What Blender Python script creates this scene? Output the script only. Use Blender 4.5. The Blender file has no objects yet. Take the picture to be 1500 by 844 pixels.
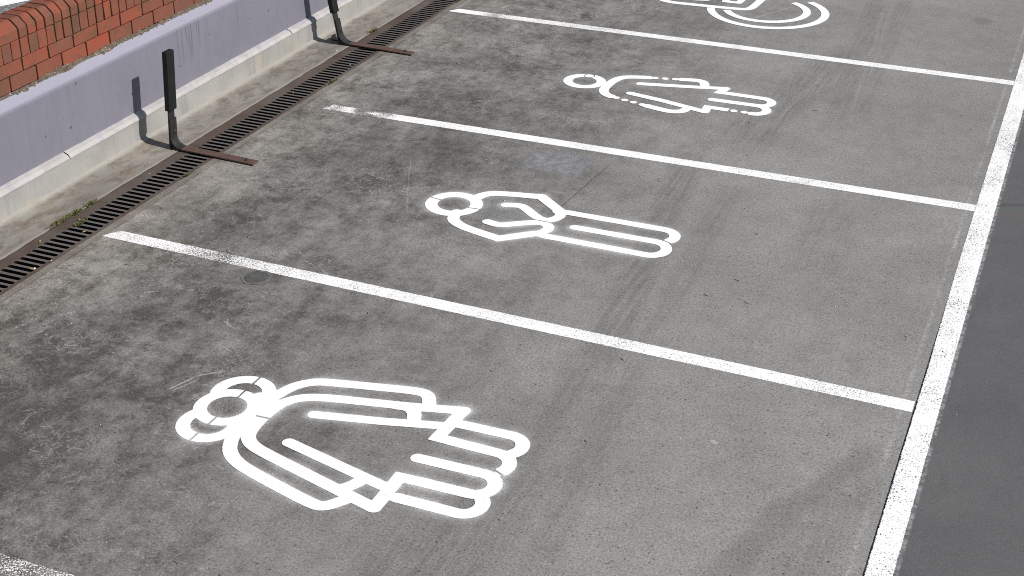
import bpy, bmesh, math, random
import numpy as np
from mathutils import Matrix, Vector, noise as mnoise
random.seed(7)
sc = bpy.context.scene
C = sc.collection

# ------------------------------------------------------------------ camera
cam = bpy.data.cameras.new('camera'); camo = bpy.data.objects.new('camera', cam); C.objects.link(camo)
cam.sensor_width = 36; cam.lens = 50.881; cam.clip_start = .05; cam.clip_end = 1000
R_ = Vector((0.92453, 0.38103, 0.00767)); U_ = Vector((-0.18330, 0.42692, 0.88552)); F_ = Vector((-0.33413, 0.82009, -0.46455))
m = Matrix.Identity(4)
for i in range(3):
    m[i][0], m[i][1], m[i][2] = R_[i], U_[i], -F_[i]
m.translation = Vector((0.36766, -6.04799, 3.66398))
camo.matrix_world = m
sc.camera = camo

# ------------------------------------------------------------------ light
SUN = Vector((.318, -.03, .262)).normalized()          # towards the sun
w = bpy.data.worlds.new('World'); sc.world = w; w.use_nodes = True
nt = w.node_tree; nt.nodes.clear()
o = nt.nodes.new('ShaderNodeOutputWorld'); bg = nt.nodes.new('ShaderNodeBackground'); sk = nt.nodes.new('ShaderNodeTexSky')
sk.sky_type = 'NISHITA'; sk.sun_disc = False
sk.sun_elevation = math.asin(SUN.z); sk.sun_rotation = math.atan2(SUN.x, SUN.y)
bg.inputs[1].default_value = .06
nt.links.new(sk.outputs[0], bg.inputs[0]); nt.links.new(bg.outputs[0], o.inputs[0])
sl = bpy.data.lights.new('sun', 'SUN'); sl.energy = 4.35; sl.angle = math.radians(.5); sl.color = (1, .96, .90)
so = bpy.data.objects.new('sun', sl); C.objects.link(so); so.rotation_euler = SUN.to_track_quat('Z', 'Y').to_euler(); so.location = (6, -3, 8)
sc.view_settings.view_transform = 'Standard'; sc.view_settings.look = 'None'; sc.view_settings.gamma = 1
sc.view_settings.exposure = .34
sc.cycles.use_denoising = False
sc.cycles.filter_width = 1.0

# ------------------------------------------------------------------ node helpers
class NT:
    def __init__(s, name, rough=.85, spec=.3):
        s.m = bpy.data.materials.new(name); s.m.use_nodes = True; s.t = s.m.node_tree; s.t.nodes.clear()
        s.out = s.n('ShaderNodeOutputMaterial'); s.b = s.n('ShaderNodeBsdfPrincipled')
        s.b.inputs['Roughness'].default_value = rough; s.b.inputs['Specular IOR Level'].default_value = spec
        s.l(s.b.outputs[0], s.out.inputs[0])
        g = s.n('ShaderNodeNewGeometry'); s.P = g.outputs['Position']
        x = s.n('ShaderNodeSeparateXYZ'); s.l(s.P, x.inputs[0]); s.x, s.y, s.z = x.outputs
    def n(s, t): return s.t.nodes.new(t)
    def l(s, a, b): s.t.links.new(a, b)
    def put(s, v, sock):
        if hasattr(v, 'is_linked'): s.l(v, sock)
        elif isinstance(v, (tuple, list)): sock.default_value = tuple(v) + ((1,) if len(v) == 3 and sock.type == 'RGBA' else ())
        else: sock.default_value = v
    def math(s, op, a, b=0., c=0., clamp=False):
        k = s.n('ShaderNodeMath'); k.operation = op; k.use_clamp = clamp
        s.put(a, k.inputs[0]); s.put(b, k.inputs[1]); s.put(c, k.inputs[2]); return k.outputs[0]
    def noise(s, scale, detail=3, rough=.55, dist=0., vec=None, lac=2., col=False, off=None, stretch=None):
        v = vec or s.P
        if off or stretch:
            mp = s.n('ShaderNodeMapping'); s.l(v, mp.inputs[0])
            if off: mp.inputs[1].default_value = off
            if stretch: mp.inputs[3].default_value = stretch
            v = mp.outputs[0]
        k = s.n('ShaderNodeTexNoise'); s.l(v, k.inputs['Vector'])
        for nm, vv in (('Scale', scale), ('Detail', detail), ('Roughness', rough), ('Distortion', dist), ('Lacunarity', lac)): k.inputs[nm].default_value = vv
        return k.outputs['Color' if col else 'Fac']
    def rng(s, v, a, b, c=0., d=1., smooth=False):
        k = s.n('ShaderNodeMapRange'); k.interpolation_type = 'SMOOTHSTEP' if smooth else 'LINEAR'
        for i, q in enumerate((v, a, b, c, d)): s.put(q, k.inputs[i])
        return k.outputs[0]
    def mix(s, f, a, b, mode='MIX'):
        k = s.n('ShaderNodeMix'); k.data_type = 'RGBA'; k.blend_type = mode
        s.put(f, k.inputs[0]); s.put(a, k.inputs[6]); s.put(b, k.inputs[7]); return k.outputs[2]
    def g(s, v): return (v, v, v)
    def mul(s, a, b): return s.math('MULTIPLY', a, b)
    def add(s, a, b): return s.math('ADD', a, b)
    def attr(s, name):
        k = s.n('ShaderNodeAttribute'); k.attribute_name = name; return k.outputs['Fac']
    def scale_col(s, col, v):
        k = s.n('ShaderNodeVectorMath'); k.operation = 'SCALE'; s.put(col, k.inputs[0]); s.put(v, k.inputs[3]); return k.outputs[0]
    def seg(s, x0, y0, x1, y1, hw, soft, wob=None):
        dx, dy = x1 - x0, y1 - y0; L = math.hypot(dx, dy); dx /= L; dy /= L
        X = s.math('SUBTRACT', s.x, x0); Y = s.math('SUBTRACT', s.y, y0)
        u = s.add(s.mul(X, dx), s.mul(Y, dy)); v = s.add(s.mul(X, -dy), s.mul(Y, dx))
        if wob is not None: v = s.add(v, wob)
        v = s.math('ABSOLUTE', v)
        a = s.rng(v, hw, hw + soft, 1., 0., True)
        e = s.mul(s.rng(u, 0, L * .2, 0, 1, True), s.rng(u, L * .8, L, 1, 0, True))
        return s.mul(a, e)
    def bump(s, h, strength=.2, dist=.01):
        k = s.n('ShaderNodeBump'); k.inputs['Strength'].default_value = strength; k.inputs['Distance'].default_value = dist
        s.l(h, k.inputs['Height']); s.l(k.outputs[0], s.b.inputs['Normal'])
    def color(s, c): s.put(c, s.b.inputs['Base Color'])
    def alpha(s, a): s.put(a, s.b.inputs['Alpha'])

# ------------------------------------------------------------------ object helpers
def new_obj(name, verts, faces, mat, parent=None, smooth=False):
    me = bpy.data.meshes.new(name); me.from_pydata([tuple(v) for v in verts], [], faces); me.update()
    ob = bpy.data.objects.new(name, me); C.objects.link(ob)
    if mat: me.materials.append(mat)
    if parent: ob.parent = parent; ob.matrix_parent_inverse = parent.matrix_world.inverted() if False else Matrix.Translation(-parent.location)
    if smooth:
        for f in me.polygons: f.use_smooth = True
    return ob
def empty(name, loc, label, cat, group=None):
    ob = bpy.data.objects.new(name, None); C.objects.link(ob); ob.location = loc; ob.empty_display_size = .1
    tag(ob, label, cat, group); return ob
def tag(ob, label=None, cat=None, group=None, kind=None):
    for k, v in (('label', label), ('category', cat), ('group', group), ('kind', kind)):
        if v: ob[k] = v
    return ob
def set_attr(ob, name, vals):
    a = ob.data.attributes.new(name, 'FLOAT', 'POINT'); a.data.foreach_set('value', np.asarray(vals, np.float32))
class MB:
    def __init__(s): s.v = []; s.f = []; s.a = []
    def quad(s, pts, a=0.):
        n = len(s.v); s.v += pts; s.f.append(tuple(range(n, n + len(pts)))); s.a += [a] * len(pts)
    def box(s, x0, x1, y0, y1, z0, z1, a=0., j=0.):
        n = len(s.v)
        for z in (z0, z1):
            for x, y in ((x0, y0), (x1, y0), (x1, y1), (x0, y1)):
                s.v.append((x + random.uniform(-j, j), y + random.uniform(-j, j), z + random.uniform(-j, j))); s.a.append(a)
        s.f += [tuple(n + i for i in q) for q in ((0, 3, 2, 1), (4, 5, 6, 7), (0, 1, 5, 4), (1, 2, 6, 5), (2, 3, 7, 6), (3, 0, 4, 7))]
    def prism_y(s, prof, y0, y1, a=0., j=0.):            # profile of (x,z), counter-clockwise seen from -y, extruded along y
        n = len(s.v); k = len(prof)
        jj = [(random.uniform(-j, j), random.uniform(-j, j)) for _ in prof]
        for y in (y0, y1):
            for (x, z), (p, q) in zip(prof, jj): s.v.append((x + p, y + random.uniform(-j, j), z + q)); s.a.append(a)
        s.f.append(tuple(range(n, n + k))); s.f.append(tuple(range(n + 2 * k - 1, n + k - 1, -1)))
        for i in range(k):
            i2 = (i + 1) % k; s.f.append((n + i2, n + i, n + k + i, n + k + i2))
    def build(s, name, mat, parent=None, attr=None, bevel=0, smooth=False):
        ob = new_obj(name, s.v, s.f, mat, parent, smooth)
        if attr: set_attr(ob, attr, s.a)
        if bevel:
            b = ob.modifiers.new('bevel', 'BEVEL'); b.width = bevel; b.segments = 2; b.limit_method = 'ANGLE'; b.angle_limit = math.radians(25)
        return ob
def sheet(name, x0, x1, y0, y1, z, mat, kind='structure'):
    ob = new_obj(name, [(x0, y0, z), (x1, y0, z), (x1, y1, z), (x0, y1, z)], [(0, 1, 2, 3)], mat)
    if kind: ob['kind'] = kind
    return ob

# ------------------------------------------------------------------ materials
def mat_concrete():
    s = NT('bay_concrete', .88, .25)
    warp = s.math('SUBTRACT', s.noise(1.3, 3, .6), .5)
    big = s.noise(.55, 3, .5, .3, off=(3.1, 7.7, 0))
    med = s.noise(2.2, 11, .80, .15, off=(1.7, 4.2, 0))          # blotches with ragged, grainy edges
    sml = s.noise(9., 8, .84, .1, off=(.3, 2.1, 0))
    drag = s.noise(7., 8, .82, .3, off=(1., 6., 0), stretch=(1, .35, 1))
    fine = s.noise(34., 5, .85)
    grain = s.noise(88., 3, .9)
    left = s.rng(s.add(s.x, s.mul(warp, 1.8)), -3.9, -1.3, 1, 0, True)         # where the dirt has gathered
    drain = s.rng(s.add(s.x, s.mul(warp, 1.1)), -4.65, -4.15, 1, 0, True)
    near = s.rng(s.add(s.y, s.mul(warp, 1.8)), .6, -1.4, 0, 1, True)
    c = lambda v, k: s.mul(s.math('SUBTRACT', v, .5), k)
    base = s.mix(s.rng(big, .3, .7), (.240, .234, .222), (.282, .276, .264))
    base = s.mix(s.mul(drain, s.rng(s.y, .5, 2.5, .8, .4)), base, (.31, .293, .258))
    lvl = s.add(s.add(s.mul(left, .42), .17), s.add(s.mul(near, s.mul(left, .24)), s.mul(drain, s.rng(s.y, .5, 2.5, -.28, -.12))))
    var = s.add(s.add(c(med, 3.0), c(sml, 2.6)), s.add(c(drag, 2.0), s.add(c(fine, 2.0), c(big, -.8))))
    amt = s.add(lvl, s.mul(var, s.add(s.mul(left, .58), .24)))
    amt = s.math('MINIMUM', s.math('MAXIMUM', amt, 0.), 1.)
    base = s.mix(s.mul(amt, .96), base, (.060, .055, .050))
    fl = s.mul(s.rng(s.noise(17., 8, .8, .4, off=(7, 2, 0)), .53, .66), s.rng(s.noise(2.4, 4, .6, off=(1, 2, 5)), .42, .62))
    base = s.mix(s.mul(fl, s.add(s.mul(left, .42), .06)), base, (.235, .225, .208))
    brown = s.mul(s.mul(s.rng(s.noise(2.9, 8, .75, .2, off=(5, 5, 0)), .54, .72), .42), s.rng(s.x, -4.4, -2.2, 1, .12))
    base = s.mix(brown, base, (.135, .10, .075))
    # tyre bands and scuffs that run along or across the bays
    wob = s.mul(warp, .05); wf = s.mul(s.math('SUBTRACT', sml, .5), .012)
    wv = s.add(wob, wf)
    streak = s.noise(34., 4, .7, 0, stretch=(1, .05, 1))
    tyre = None
    for q, k in (((-1.95, 3.1, -1.50, -.7, .05, .10), .30), ((-1.55, 2.8, -1.25, -2.4, .03, .08), .18), ((-1.42, 7.2, -1.12, 3.2, .05, .08), .24), ((-1.18, 7.4, -.98, 3.4, .03, .06), .18),
                 ((-.14, -.30, -.52, -1.25, .02, .07), -.22), ((-.40, -.85, -.66, -1.9, .03, .08), -.22), ((-.16, -.5, -.4, -1.7, .05, .1), .16), ((-1.2, 5.6, -1.75, 2.7, .10, .2), .26), ((-1.6, .1, -1.62, -2.6, .04, .06), .22), ((-3.7, 2.3, -4.1, -.9, .1, .3), .2), ((-.9, 2.4, -.75, 1.1, .06, .15), .16),
                 ((-3.0, 7, -2.5, 4.9, .12, .25), .22), ((-2.41, 1.42, -2.33, 2.35, .0015, .007), -.55), ((-3.56, 1.3, -3.62, 1.95, .001, .006), -.4), ((-1.62, -.9, -1.72, -2.8, .12, .2), .30), ((-1.28, 6.9, -1.02, 3.5, .002, .01), -.15)):
        t = s.mul(s.mul(s.seg(*q, wob=wv), k * .85), s.rng(streak, .36, .60, .2, 1.3)) if k > 0 else s.mul(s.seg(*q, wob=wv), -k)
        tyre = t if tyre is None else s.math('MAXIMUM', tyre, t)
    base = s.mix(tyre, base, (.04, .04, .04))
    light = None
    for q, k in (((-1.33, 7., -1.05, 3.6, .002, .006), .09), ((-1.27, 7., -1.01, 3.6, .001, .006), .07), ((-1.35, 5.2, -1.58, 3.0, .002, .008), .1), ((-3.62, 1.95, -3.2, 1.0, .001, .006), .2),
                 ((-2.02, 6.3, -2.35, 5.6, .004, .008), .3), ((-.86, -.62, -.84, -.60, .012, .006), .5), ((-3.385, -1.21, -3.33, -1.04, .001, .006), .7), ((-3.33, -1.04, -3.22, -.93, .001, .006), .6),
                 ((-3.9, 2.7, -3.75, 1.9, .002, .006), .12), ((-3.36, -1.21, -3.30, -1.05, .001, .005), .5)):
        t = s.mul(s.seg(*q, wob=wv), k); light = t if light is None else s.math('MAXIMUM', light, t)
    # thin pale scribbles left where things were dragged
    rid = s.math('ABSOLUTE', s.math('SUBTRACT', s.noise(3.4, 4, .6, 1.8, off=(2, 8, 0)), .5))
    scr = s.mul(s.rng(rid, .0, .012, 1, 0), s.rng(s.noise(2.1, 3, .5, off=(6, 3, 0)), .5, .66))
    rid2 = s.math('ABSOLUTE', s.math('SUBTRACT', s.noise(6.5, 4, .6, 2.2, off=(5, 1, 0)), .5))
    scr2 = s.mul(s.rng(rid2, .0, .02, 1, 0), s.rng(s.noise(1.7, 3, .5, off=(1, 9, 0)), .52, .64))
    scr = s.mul(s.math('MAXIMUM', scr, scr2), s.mul(s.add(s.mul(left, .55), .06), s.rng(grain, .35, .6, .4, 1.1)))
    light = s.math('MAXIMUM', light, scr)
    # chipped pale rim beside the long white line
    rim = s.mul(s.rng(s.math('ABSOLUTE', s.add(s.math('SUBTRACT', s.x, -.112), s.mul(s.math('SUBTRACT', s.noise(8, 3, .6), .5), .016))), .005, .014, 1, 0), s.mul(s.rng(s.noise(2.6, 4, .7, off=(0, 4, 0)), .36, .6), s.rng(fine, .38, .6)))
    light = s.math('MAXIMUM', light, s.mul(rim, .55))
    base = s.mix(light, base, (.46, .45, .44))
    # edge strip by the drain
    strip = s.mul(s.rng(s.add(s.x, s.mul(s.math('SUBTRACT', sml, .5), .012)), -4.708, -4.700, 1, 0), .55)
    base = s.mix(strip, base, (.15, .13, .11))
    ln = s.mul(s.rng(s.math('ABSOLUTE', s.add(s.math('SUBTRACT', s.x, -4.703), s.mul(s.math('SUBTRACT', sml, .5), .02))), .003, .006, 1, 0), s.rng(med, .4, .55, .1, .7))
    base = s.mix(ln, base, (.06, .055, .05))
    # oil spots
    def spot(x, y, rx, ry, k, b):
        X = s.math('DIVIDE', s.math('SUBTRACT', s.x, x), rx); Y = s.math('DIVIDE', s.math('SUBTRACT', s.y, y), ry)
        d = s.math('SQRT', s.add(s.mul(X, X), s.mul(Y, Y))); d = s.add(d, s.mul(s.math('SUBTRACT', sml, .5), 1.6))
        return s.mul(s.rng(d, .5, 1.1, 1, 0, True), k)
    sp = spot(-.46, 6.5, .1, .12, .3, 0)
    for q in ((-3.61, -.01, .16, .14, .3, 0), (-3.4, 2.15, .2, .25, .3, 0), (-1.45, 3.15, .3, .2, .15, 0), (-3.9, -1.9, .6, .4, .3, 0), (-3.95, 2.1, .12, .16, .3, 0), (-2.3, 3.25, .2, .1, .2, 0), (-4.3, .5, .25, .2, .2, 0)):
        sp = s.math('MAXIMUM', sp, spot(*q))
    base = s.mix(sp, base, (.075, .07, .066))
    base = s.mix(s.mul(spot(-2.64, 1.27, .26, .2, .4, 0), 1.), base, (.17, .18, .20))
    lp = None
    for x, y, rx, ry, k in ((-3.42, 1.16, .05, .05, .4), (-3.50, -1.42, .16, .09, .28), (-3.3, 3.3, .07, .05, .25), (-.86, -.55, .03, .02, .3), (-3.7, -.55, .12, .07, .2), (-4.2, -1.35, .18, .1, .2), (-3.9, 3.55, .2, .12, .2), (-2.5, .6, .25, .12, .10)):
        t = spot(x, y, rx, ry, k, 0); lp = t if lp is None else s.math('MAXIMUM', lp, t)
    base = s.mix(lp, base, (.30, .29, .27))
    gr = s.add(s.add(s.mul(s.rng(grain, .33, .67, -.5, .5), .78), s.mul(s.rng(fine, .33, .67, -.5, .5), .36)), 1.)
    base = s.scale_col(base, gr)
    # dark pits and pale sand grains
    pit = s.mul(s.rng(s.noise(62., 2, .65, off=(4, 4, 4)), .615, .68, 0, .85), s.rng(s.noise(5., 3, .6, off=(2, 4, 4)), .35, .6, .3, 1))
    base = s.mix(pit, base, (.035, .032, .03))
    sand = s.rng(s.noise(100., 1, .5, off=(8, 4, 4)), .70, .76, 0, .5)
    base = s.mix(sand, base, (.5, .49, .47))
    s.color(base)
    s.bump(s.add(grain, s.mul(sml, .5)), .22, .004)
    return s.m
def mat_asphalt():
    s = NT('dark_asphalt', .85, .3)
    base = s.mix(s.rng(s.noise(1.1, 8, .72, .3), .34, .66), (.088, .088, .090), (.114, .114, .115))
    base = s.mix(s.mul(s.rng(s.noise(6., 6, .7, .2, off=(2, 0, 0), stretch=(1, .2, 1)), .56, .72), .25), base, (.05, .05, .055))
    base = s.scale_col(base, s.add(s.mul(s.rng(s.noise(105., 3, .9), .3, .7, -.5, .5), .50), 1.))
    base = s.mix(s.rng(s.noise(95., 1, .5, off=(3, 3, 0)), .70, .76, 0, .5), base, (.03, .03, .03))
    rust = s.mul(s.rng(s.math('ABSOLUTE', s.add(s.math('SUBTRACT', s.y, 2.47), s.add(s.mul(s.x, -.2), s.mul(s.math('SUBTRACT', s.noise(3, 3), .5), .15)))), .0, .03, .45, 0), s.rng(s.x, .1, .7, 1, 0))
    base = s.mix(rust, base, (.16, .09, .06))
    rust = s.mul(s.rng(s.math('ABSOLUTE', s.add(s.math('SUBTRACT', s.y, 2.62), s.add(s.mul(s.x, -.35), s.mul(s.math('SUBTRACT', s.noise(3, 3), .5), .1)))), .0, .035, .5, 0), s.rng(s.x, .1, .7, 1, 0))
    base = s.mix(rust, base, (.04, .035, .035))
    e = s.mul(s.rng(s.add(s.x, s.mul(s.math('SUBTRACT', s.noise(30, 3, .7), .5), .008)), .070, .078, 1, 0), s.rng(s.noise(24, 4, .8, off=(0, 2, 0)), .44, .58, .05, .85))
    base = s.mix(e, base, (.30, .30, .32))
    s.color(base); s.bump(s.noise(170., 2, .8), .3, .004); return s.m
def mat_paint(name, wear0, kind):
    """white road paint; attribute d = signed distance to the edge (m), wear = extra wear"""
    s = NT(name, .7, .3)
    d = s.attr('d')
    col = s.mix(s.rng(s.noise(7, 4, .6), .3, .7), (.80, .80, .79), (.88, .88, .87))
    if kind == 'line': col = s.mix(s.mul(s.rng(s.noise(4, 5, .7, .5, off=(2, 2, 2)), .5, .75), .25), col, (.5, .49, .46))
    col = s.mix(s.mul(s.rng(s.noise(22, 5, .75, off=(3, 3, 3)), .5, .72), .25 if kind == 'line' else .10), col, (.52, .51, .48))
    s.color(col)
    if kind == 'spray':
        n = s.noise(260., 2, .8)
        cloud = s.noise(2.6, 3, .5, off=(4, 1, 0))
        f = s.mul(s.math('POWER', 2.718, s.mul(d, -52.)), s.rng(cloud, .42, .62, .0, .85))
        a = s.mul(f, s.rng(n, .36, .64, .05, 1.15))
        s.alpha(s.math('MINIMUM', s.mul(a, s.attr('wear')), 1.)); return s.m
    wear = s.attr('wear')
    edge = s.math('SUBTRACT', .0005 if kind == 'symbol' else -.0008, s.add(d, s.mul(s.math('SUBTRACT', s.noise(90. if kind == 'line' else 60., 3, .7), .5), .017 if kind == 'line' else .004)))
    a1 = s.rng(edge, -.0008, .0012, 0, 1)
    pits = s.noise(125., 3, .72, off=(1, 1, 1)); zone = s.noise(3.2, 4, .65, .3, off=(7, 3, 0))
    thr = s.add(s.rng(zone, .25, .75, .27, .27 + wear0), wear)
    a2 = s.rng(s.math('SUBTRACT', pits, thr), -.015, .03, 0, 1)
    s.alpha(s.mul(a1, a2))
    return s.m
def mat_patch():
    s = NT('faded_blue_grey_paint', .8, .25); d = s.attr('d')
    s.color(s.mix(s.rng(s.noise(16, 6, .8), .36, .62), (.17, .175, .185), (.38, .39, .405)))
    n = s.noise(110., 3, .8); z = s.noise(9, 4, .7, .6)
    thr = s.add(s.rng(z, .3, .7, .50, .32), s.rng(d, -.06, .0, 0, .10))
    s.alpha(s.mul(s.rng(s.math('SUBTRACT', n, thr), -.03, .07, 0, .66), s.rng(s.add(d, s.mul(s.math('SUBTRACT', z, .5), .12)), -.02, .0, 1, 0)))
    return s.m
def mat_apron():
    s = NT('apron_concrete', .9, .2)
    n = s.noise(2.2, 6, .7, .8, stretch=(1, .45, 1)); sm = s.noise(11, 6, .75, .6, stretch=(1, .5, 1)); g = s.noise(140, 3, .8)
    base = s.mix(s.rng(n, .32, .66), (.275, .26, .235), (.165, .155, .142))
    base = s.mix(s.mul(s.rng(sm, .46, .64), .75), base, (.105, .088, .07))
    b = s.mul(s.rng(s.noise(3.6, 5, .7, .8, off=(2, 2, 0)), .5, .7), .45)
    base = s.mix(b, base, (.20, .13, .075))
    dirt = s.mul(s.rng(s.y, 1.6, .3, 0, .4), s.rng(sm, .4, .6))
    near = s.rng(s.add(s.x, s.mul(s.math('SUBTRACT', sm, .5), .05)), -5.075, -5.045, 0, .65)     # pale cement edge against the drain
    base = s.mix(near, base, (.36, .34, .305))
    cove = s.rng(s.add(s.x, s.mul(s.math('SUBTRACT', sm, .5), .03)), -5.345, -5.315, .7, 0)
    base = s.mix(cove, base, (.34, .325, .295))
    base = s.scale_col(base, s.add(s.mul(s.rng(g, .25, .75, -.5, .5), .38), 1.))
    s.color(base); s.bump(s.add(g, s.mul(sm, 1.5)), .3, .006); return s.m
def mat_plinth():
    s = NT('plinth_render', .85, .25)
    n = s.noise(3.2, 5, .65, .4); drip = s.noise(9, 4, .65, .3, stretch=(1, 1, .12)); g = s.noise(120, 3, .8)
    base = s.mix(s.rng(n, .3, .7), (.23, .226, .215), (.305, .30, .29))
    base = s.mix(s.mul(s.rng(drip, .54, .68), .5), base, (.17, .172, .175))
    base = s.mix(s.mul(s.rng(s.noise(5, 4, .6, off=(4, 0, 0)), .58, .7), .4), base, (.36, .31, .22))
    base = s.scale_col(base, s.add(s.mul(s.rng(g, .25, .75, -.5, .5), .2), 1.))
    s.color(base); s.bump(g, .15, .004); return s.m
def mat_strip():
    s = NT('bare_cement_strip', .8, .3)
    n = s.noise(5, 6, .7, .5); drip = s.noise(13, 4, .7, .4, stretch=(1, 1, .2)); g = s.noise(150, 3, .8)
    base = s.mix(s.rng(n, .3, .7), (.29, .275, .27), (.40, .385, .38))
    base = s.mix(s.mul(s.rng(drip, .5, .62), .55), base, (.27, .26, .33))
    base = s.mix(s.mul(s.rng(n, .6, .74), .4), base, (.28, .24, .19))
    s.color(s.scale_col(base, s.add(s.mul(s.rng(g, .25, .75, -.5, .5), .22), 1.))); s.bump(s.add(g, n), .25, .005); return s.m
def mat_purple():
    s = NT('lavender_wall_paint', .62, .35)
    n = s.noise(2.4, 5, .6, .3); g = s.noise(130, 3, .75); br = s.noise(24, 4, .6, .3, stretch=(1, 1, .3))
    base = s.mix(s.rng(n, .3, .7), (.144, .143, .176), (.163, .161, .197))
    base = s.scale_col(base, s.add(s.mul(s.rng(br, .3, .7, -.5, .5), .06), s.add(s.mul(s.rng(g, .25, .75, -.5, .5), .12), 1.)))
    # drips below the worn part of the ledge
    dr = s.noise(48, 2, .5, .25, stretch=(1, 1, .035)); zone = s.mul(s.rng(s.math('ABSOLUTE', s.math('SUBTRACT', s.y, 2.35)), .2, .7, 1, 0, True), s.rng(s.add(s.z, s.mul(s.noise(9, 2, stretch=(0, 1, 0)), .3)), .45, .65, 0, 1))
    base = s.mix(s.mul(s.mul(s.rng(dr, .60, .66), zone), .6), base, (.075, .07, .085))
    dr2 = s.rng(s.noise(22, 2, .5, .2, stretch=(1, 1, .03), off=(0, 3, 0)), .62, .68, 0, .18)
    base = s.mix(dr2, base, (.12, .115, .14))
    base = s.mix(s.rng(s.noise(26., 1, .5, off=(5, 5, 5)), .755, .78, 0, .8), base, (.05, .045, .05))
    # worn, crystalline-looking patches on top of the ledge
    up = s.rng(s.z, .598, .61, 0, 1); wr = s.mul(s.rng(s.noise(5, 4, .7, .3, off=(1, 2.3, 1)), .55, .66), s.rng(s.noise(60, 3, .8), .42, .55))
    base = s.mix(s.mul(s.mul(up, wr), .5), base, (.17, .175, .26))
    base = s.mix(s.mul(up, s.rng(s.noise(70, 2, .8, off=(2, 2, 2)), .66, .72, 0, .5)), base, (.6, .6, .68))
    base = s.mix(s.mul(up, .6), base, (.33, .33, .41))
    s.color(base); s.bump(s.add(g, s.mul(br, .8)), .12, .004); return s.m
def mat_brick():
    s = NT('red_brick', .85, .25)
    t = s.attr('tint'); n = s.noise(14, 5, .7, .3); g = s.noise(160, 3, .8); so = s.noise(5, 5, .7, .5, off=(3, 3, 3))
    r = s.n('ShaderNodeValToRGB'); s.l(t, r.inputs[0]); r.color_ramp.interpolation = 'LINEAR'
    el = r.color_ramp.elements; el[0].color = (.145, .060, .042, 1); el[1].color = (.33, .060, .031, 1)
    for p_, c_ in ((.3, (.185, .063, .041, 1)), (.6, (.225, .064, .038, 1)), (.85, (.265, .063, .036, 1))):
        e = el.new(p_); e.color = c_
    base = s.mix(s.mul(s.rng(n, .42, .64), .5), r.outputs[0], (.17, .090, .06))
    base = s.mix(s.mul(s.rng(so, .5, .68), .75), base, (.085, .065, .04))
    base = s.mix(s.rng(s.noise(28, 3, .6, off=(1, 0, 0)), .72, .78, 0, .5), base, (.42, .36, .3))
    base = s.scale_col(base, s.add(s.mul(s.rng(g, .25, .75, -.5, .5), .35), 1.))
    base = s.scale_col(base, .86)
    s.color(base); s.bump(s.add(g, n), .4, .005); return s.m
def mat_mortar(name, a, b, sc_=30):
    s = NT(name, .95, .1)
    n = s.noise(sc_, 5, .75); g = s.noise(150, 3, .8)
    base = s.mix(s.rng(n, .35, .65), a, b)
    base = s.mix(s.rng(s.noise(75, 2, .7, off=(3, 1, 1)), .66, .70, 0, .85), base, (.6, .57, .52))
    base = s.mix(s.rng(s.noise(40, 3, .7, off=(3, 5, 1)), .56, .62, 0, .7), base, (.05, .045, .035))
    s.color(s.scale_col(base, s.add(s.mul(s.rng(g, .25, .75, -.5, .5), .5), 1.))); s.bump(s.add(g, n), .5, .01); return s.m
def mat_iron():
    s = NT('rusty_cast_iron', .8, .3)
    n = s.noise(4, 5, .7, .4); g = s.noise(120, 3, .8)
    base = s.mix(s.rng(n, .35, .65), (.062, .044, .037), (.090, .065, .055))
    base = s.mix(s.rng(s.noise(1.1, 4, .7, off=(3, 3, 0)), .46, .62, 0, .75), base, (.105, .092, .080))
    mid = s.mul(s.rng(s.x, -4.956, -4.945, 0, 1), s.rng(s.x, -4.795, -4.785, 1, 0))      # bars are polished greyer than the flanges
    base = s.mix(s.mul(mid, .75), base, (.115, .110, .108))
    base = s.scale_col(base, s.add(s.mul(s.rng(g, .25, .75, -.5, .5), .4), 1.))
    s.color(base); s.bump(g, .2, .003); return s.m
def simple(name, a, b, rough=.7, spec=.3, nsc=12, grain=.3, metal=0.):
    s = NT(name, rough, spec); s.b.inputs['Metallic'].default_value = metal
    c = s.mix(s.rng(s.noise(nsc, 5, .7, .3), .35, .65), a, b)
    s.color(s.scale_col(c, s.add(s.mul(s.rng(s.noise(160, 3, .8), .25, .75, -.5, .5), grain), 1.))); s.bump(s.noise(120, 3, .8), .15, .003); return s.m

M_conc, M_asph, M_apr, M_pli, M_str, M_pur = mat_concrete(), mat_asphalt(), mat_apron(), mat_plinth(), mat_strip(), mat_purple()
M_brick = mat_brick(); M_core = mat_mortar('joint_shade_mortar', (.018, .015, .013), (.035, .03, .025)); M_fil = mat_mortar('sandy_mortar', (.155, .122, .092), (.07, .058, .048), 26)  # wall core mortar blackened: shade of the deep open joints put into its colour
M_iron = mat_iron(); M_pit = simple('mud_and_slot_shade', (.004, .004, .003), (.008, .007, .006), .95, .05)  # near-black: shade inside the slots and muddy channel is put into the colour
M_rub = simple('black_rubber', (.006, .006, .0065), (.010, .010, .011), .6, .3, 20, .3)
M_steel = simple('dark_painted_steel', (.010, .010, .011), (.024, .022, .022), .55, .4, 25, .3)
M_rust = simple('rusty_steel_plate', (.075, .045, .036), (.105, .064, .051), .75, .35, 18, .4)
M_bolt = simple('bolt_steel', (.05, .05, .05), (.11, .10, .09), .45, .5, 60, .3, .5)
M_cover = simple('weathered_iron_lid', (.060, .062, .058), (.105, .105, .10), .6, .4, 30, .4)
M_weed = simple('moss_and_weed_green', (.06, .075, .022), (.15, .145, .06), .8, .2, 60, .3)
M_peb = simple('pale_grit', (.5, .48, .44), (.68, .66, .62), .8, .2, 60, .2)
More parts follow.
